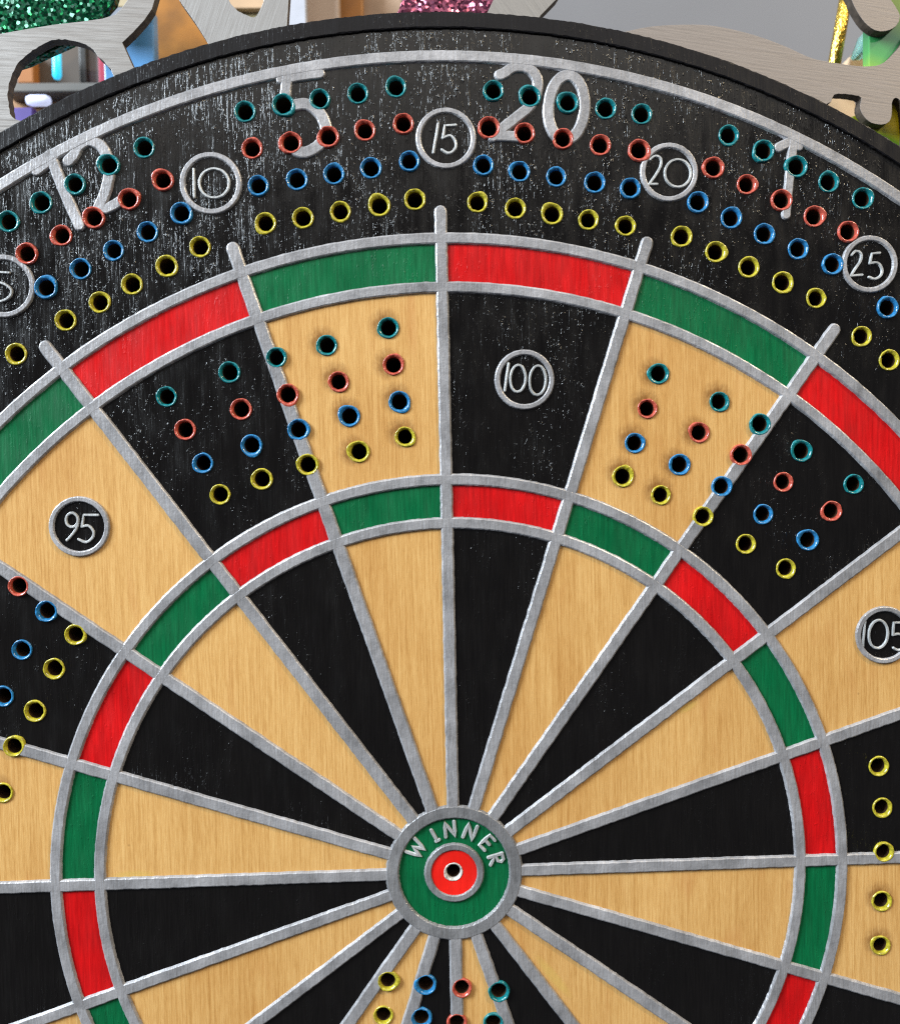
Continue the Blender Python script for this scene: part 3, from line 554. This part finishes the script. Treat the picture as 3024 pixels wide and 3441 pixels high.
tag(box('cream_reflection', -63.20, -46.24, 223.63, 235.81, -44, 3, m_plain('cream_reflection', (0.52, 0.45, 0.24), 0.6, 0, 40, 0.3)), 'cream patch in place of a reflection, under the peach one, seen through the slot', 'card')
tag(box('cream_reflection', -95.85, -79.91, 235.25, 248.43, -40, 3, m_plain('cream_reflection', (0.42, 0.35, 0.22), 0.5, 0, 60, 0.3)), 'small cream patch in place of an iridescent reflection, beside the green glitter sheet', 'card')  # pale iridescent reflection put in as plain coloured boxes
tag(box('slate_reflection', -95.32, -83.27, 229.36, 234.29, -38, 3, m_plain('slate_reflection', (0.24, 0.27, 0.34), 0.5, 0, 60, 0.4)), 'slate blue patch in place of an iridescent reflection, below the small cream one', 'panel')

# solid stand-ins for the reflections in the left cut-out's rounded opening
tag(box('brown_reflection', -137.46, -111.33, 228.75, 246.35, -75, 6, m_plain('dark_brown_reflection', (0.085, 0.060, 0.042), 0.6, 0, 30, 0.5)), 'dark brown patch in place of a reflection, inside the rounded opening', 'board')
tag(box('strip_reflection', -131.14, -126.06, 227.47, 237.73, -70, 4, m_plain('rust_reflection', (0.36, 0.13, 0.025), 0.6, 0, 30, 0.3)), 'rust brown strip in place of a reflection, inside the rounded opening', 'strip')
tag(box('black_reflection', -110.25, -107.92, 225.57, 238.81, -66, 6, m_plain('black_reflection', (0.012, 0.012, 0.012), 0.5)), 'thin black strip in place of a reflection, inside the rounded opening', 'post')
tag(box('grey_reflection', -109.10, -104.21, 226.44, 241.30, -68, 6, m_plain('grey_reflection', (0.13, 0.13, 0.14), 0.5)), 'grey strip in place of a reflection, inside the rounded opening', 'post')
tag(box('crimson_reflection', -102.30, -95.53, 222.89, 234.33, -60, 4, m_plain('crimson_reflection', (0.34, 0.012, 0.05), 0.6)), 'crimson patch in place of a reflection, at the edge of the rounded opening', 'card')
tag(box('shelf_reflection', -128.65, -94.30, 218.23, 220.95, -55, 24, m_plain('grey_shelf_reflection', (0.16, 0.15, 0.135), 0.5, 0, 30, 0.2)), 'grey shelf crossing the rounded opening, in place of a reflection', 'shelf_reflection')
tag(box('copper_reflection', -132.14, -96.65, 211.21, 220.68, -62, 6, m_plain('copper_reflection', (0.42, 0.22, 0.10), 0.4, 0, 40, 0.4)), 'copper-coloured strip in place of a reflection, below the shelf', 'strip')
tag(box('violet_reflection', -126.18, -118.43, 203.55, 211.65, -50, 3, m_plain('violet_reflection', (0.10, 0.06, 0.36), 0.5, 0, 80, 0.4)), 'violet patch in place of a reflection, at the bottom of the rounded opening', 'card')
def m_glow(name, col, s):  # emission gives the glow of lamp reflections, no real lamps hang here
    t = NT(name); return t.set(Base_Color=col, Emission_Color=col, Emission_Strength=s, Roughness=0.3)
def tube(name, p0, p1, r, mat, n=20):
    a, b = Vector(p0), Vector(p1); d = (b - a).normalized(); u = d.orthogonal().normalized(); v = d.cross(u)
    V = []; F = []; prof = [(0, -r), (r*0.7, -r*0.7), (r, 0), (r, 1), (r*0.7, 2), (0, 3)]
    L = (b - a).length
    ss = [(0.02*r, -r), (r*0.7, -r*0.72), (r, 0), (r, L), (r*0.7, L + r*0.72), (0.02*r, L + r)]
    for i in range(n):
        w = u*math.cos(2*PI*i/n) + v*math.sin(2*PI*i/n)
        for rr, s in ss: V.append((a + d*s + w*rr)*MM)
    m = len(ss)
    for i in range(n):
        j = (i + 1) % n
        for k in range(m - 1): F.append((i*m + k, j*m + k, j*m + k + 1, i*m + k + 1))
    F.append(tuple(i*m for i in range(n))); F.append(tuple(i*m + m - 1 for i in range(n)))
    return at_board(mesh_obj(name, V, F, mat, None, True))
a, b = [(-115.63, 233.28), (-115.73, 226.3)]
tag(tube('led_reflection', (*a, -62), (*b, -62), 1.3, m_glow('cyan_glow', (0.03, 0.55, 0.90), 1.0)), 'glowing cyan tube in place of a reflected lamp, inside the rounded opening', 'lamp')
a, b = [(-119.77, 214.54), (-115.36, 214.5)]
tag(tube('lamp_reflection', (*a, -52), (*b, -52), 1.6, m_glow('lilac_white_glow', (0.55, 0.60, 0.80), 0.9)), 'pale lilac glowing tube in place of a reflected lamp, under the shelf', 'lamp')

# right-hand side
def m_gold():
    t = NT('gold_foil'); h = t.noise((900, 260, 900), 3, 0.65)
    return t.set(Base_Color=(0.72, 0.47, 0.085), Metallic=1.0, Roughness=0.24, Normal=t.bump(h, 0.0006, 0.9))
a, b = [(116.4, 236.66), (111.57, 210.48)]
tag(tube('gold_rod', (*a, -30), (*b, -30), 1.75, m_gold()), 'crinkled gold foil rod standing behind the wavy steel plate', 'rod')
birch = m_plain('pale_birch', (0.66, 0.46, 0.29), 0.6, 0, 60, 0.12)
o = plate('wooden_block', [(119.12, 218.12), (123.91, 217.81), (123.6, 212.18), (117.07, 212.23)], [], -34, -46, birch, None, 0.4)
tag(at_board(o), 'pale wooden block under the turquoise glass shard', 'block')
o = plate('wooden_block', [(111.11, 209.46), (119.08, 209.12), (121.36, 196.69), (110.32, 196.79)], [], -34, -44, birch, None, 0.4)
tag(at_board(o), 'pale wooden block seen through the toothed opening', 'block')
def m_gradient():
    t = NT('green_yellow_acrylic')
    sp = t.n('ShaderNodeSeparateXYZ'); t.l(t.tc.outputs['Object'], sp.inputs[0])
    y = t.math('ADD', t.math('MULTIPLY', sp.outputs[1], 1.0), t.math('MULTIPLY', sp.outputs[0], 0.5))
    w = t.math('ADD', y, t.math('MULTIPLY', t.math('SUBTRACT', t.noise((40, 40, 40), 2), 0.5), 0.006))
    mr = t.n('ShaderNodeMapRange'); t.l(w, mr.inputs[0]); mr.inputs[1].default_value = 0.240; mr.inputs[2].default_value = 0.285
    c = t.ramp(mr.outputs[0], [(0.0, (0.03, 0.12, 0.003)), (0.17, (0.10, 0.20, 0.004)), (0.26, (0.72, 0.52, 0.004)), (0.40, (0.70, 0.55, 0.006)), (0.52, (0.22, 0.42, 0.04)), (0.62, (0.06, 0.30, 0.07)), (0.76, (0.015, 0.16, 0.06)), (0.97, (0.22, 0.36, 0.03))])
    return t.set(Base_Color=c, Roughness=0.16, Coat_Weight=0.6)
o = plate('acrylic_disc', [(114.54, 204.05), (114.59, 218.38), (118.25, 226.16), (130.38, 231.3), (138.47, 213.04), (138.47, 180.22), (123.52, 176.41), (108.66, 184.45), (110.05, 193.36), (111.94, 193.86), (114.52, 198.82)], [], -15.6, -18.6, m_gradient(), None, 0.3)
tag(at_board(o), 'glossy green and yellow acrylic disc behind the steel plate', 'disc')
def m_glass():
    t = NT('turquoise_glass'); return t.set(Base_Color=(0.45, 0.86, 0.80), Roughness=0.05, Transmission_Weight=0.75, IOR=1.5)
o = plate('glass_shard', [(119.32, 221.06), (121.02, 221.05), (120.86, 215.57), (120.29, 215.3), (117.88, 215.04), (117.32, 215.87)], [], -27, -31, m_glass(), None, 0.6)
tag(at_board(o), 'turquoise glass shard on the pale wooden block', 'shard')
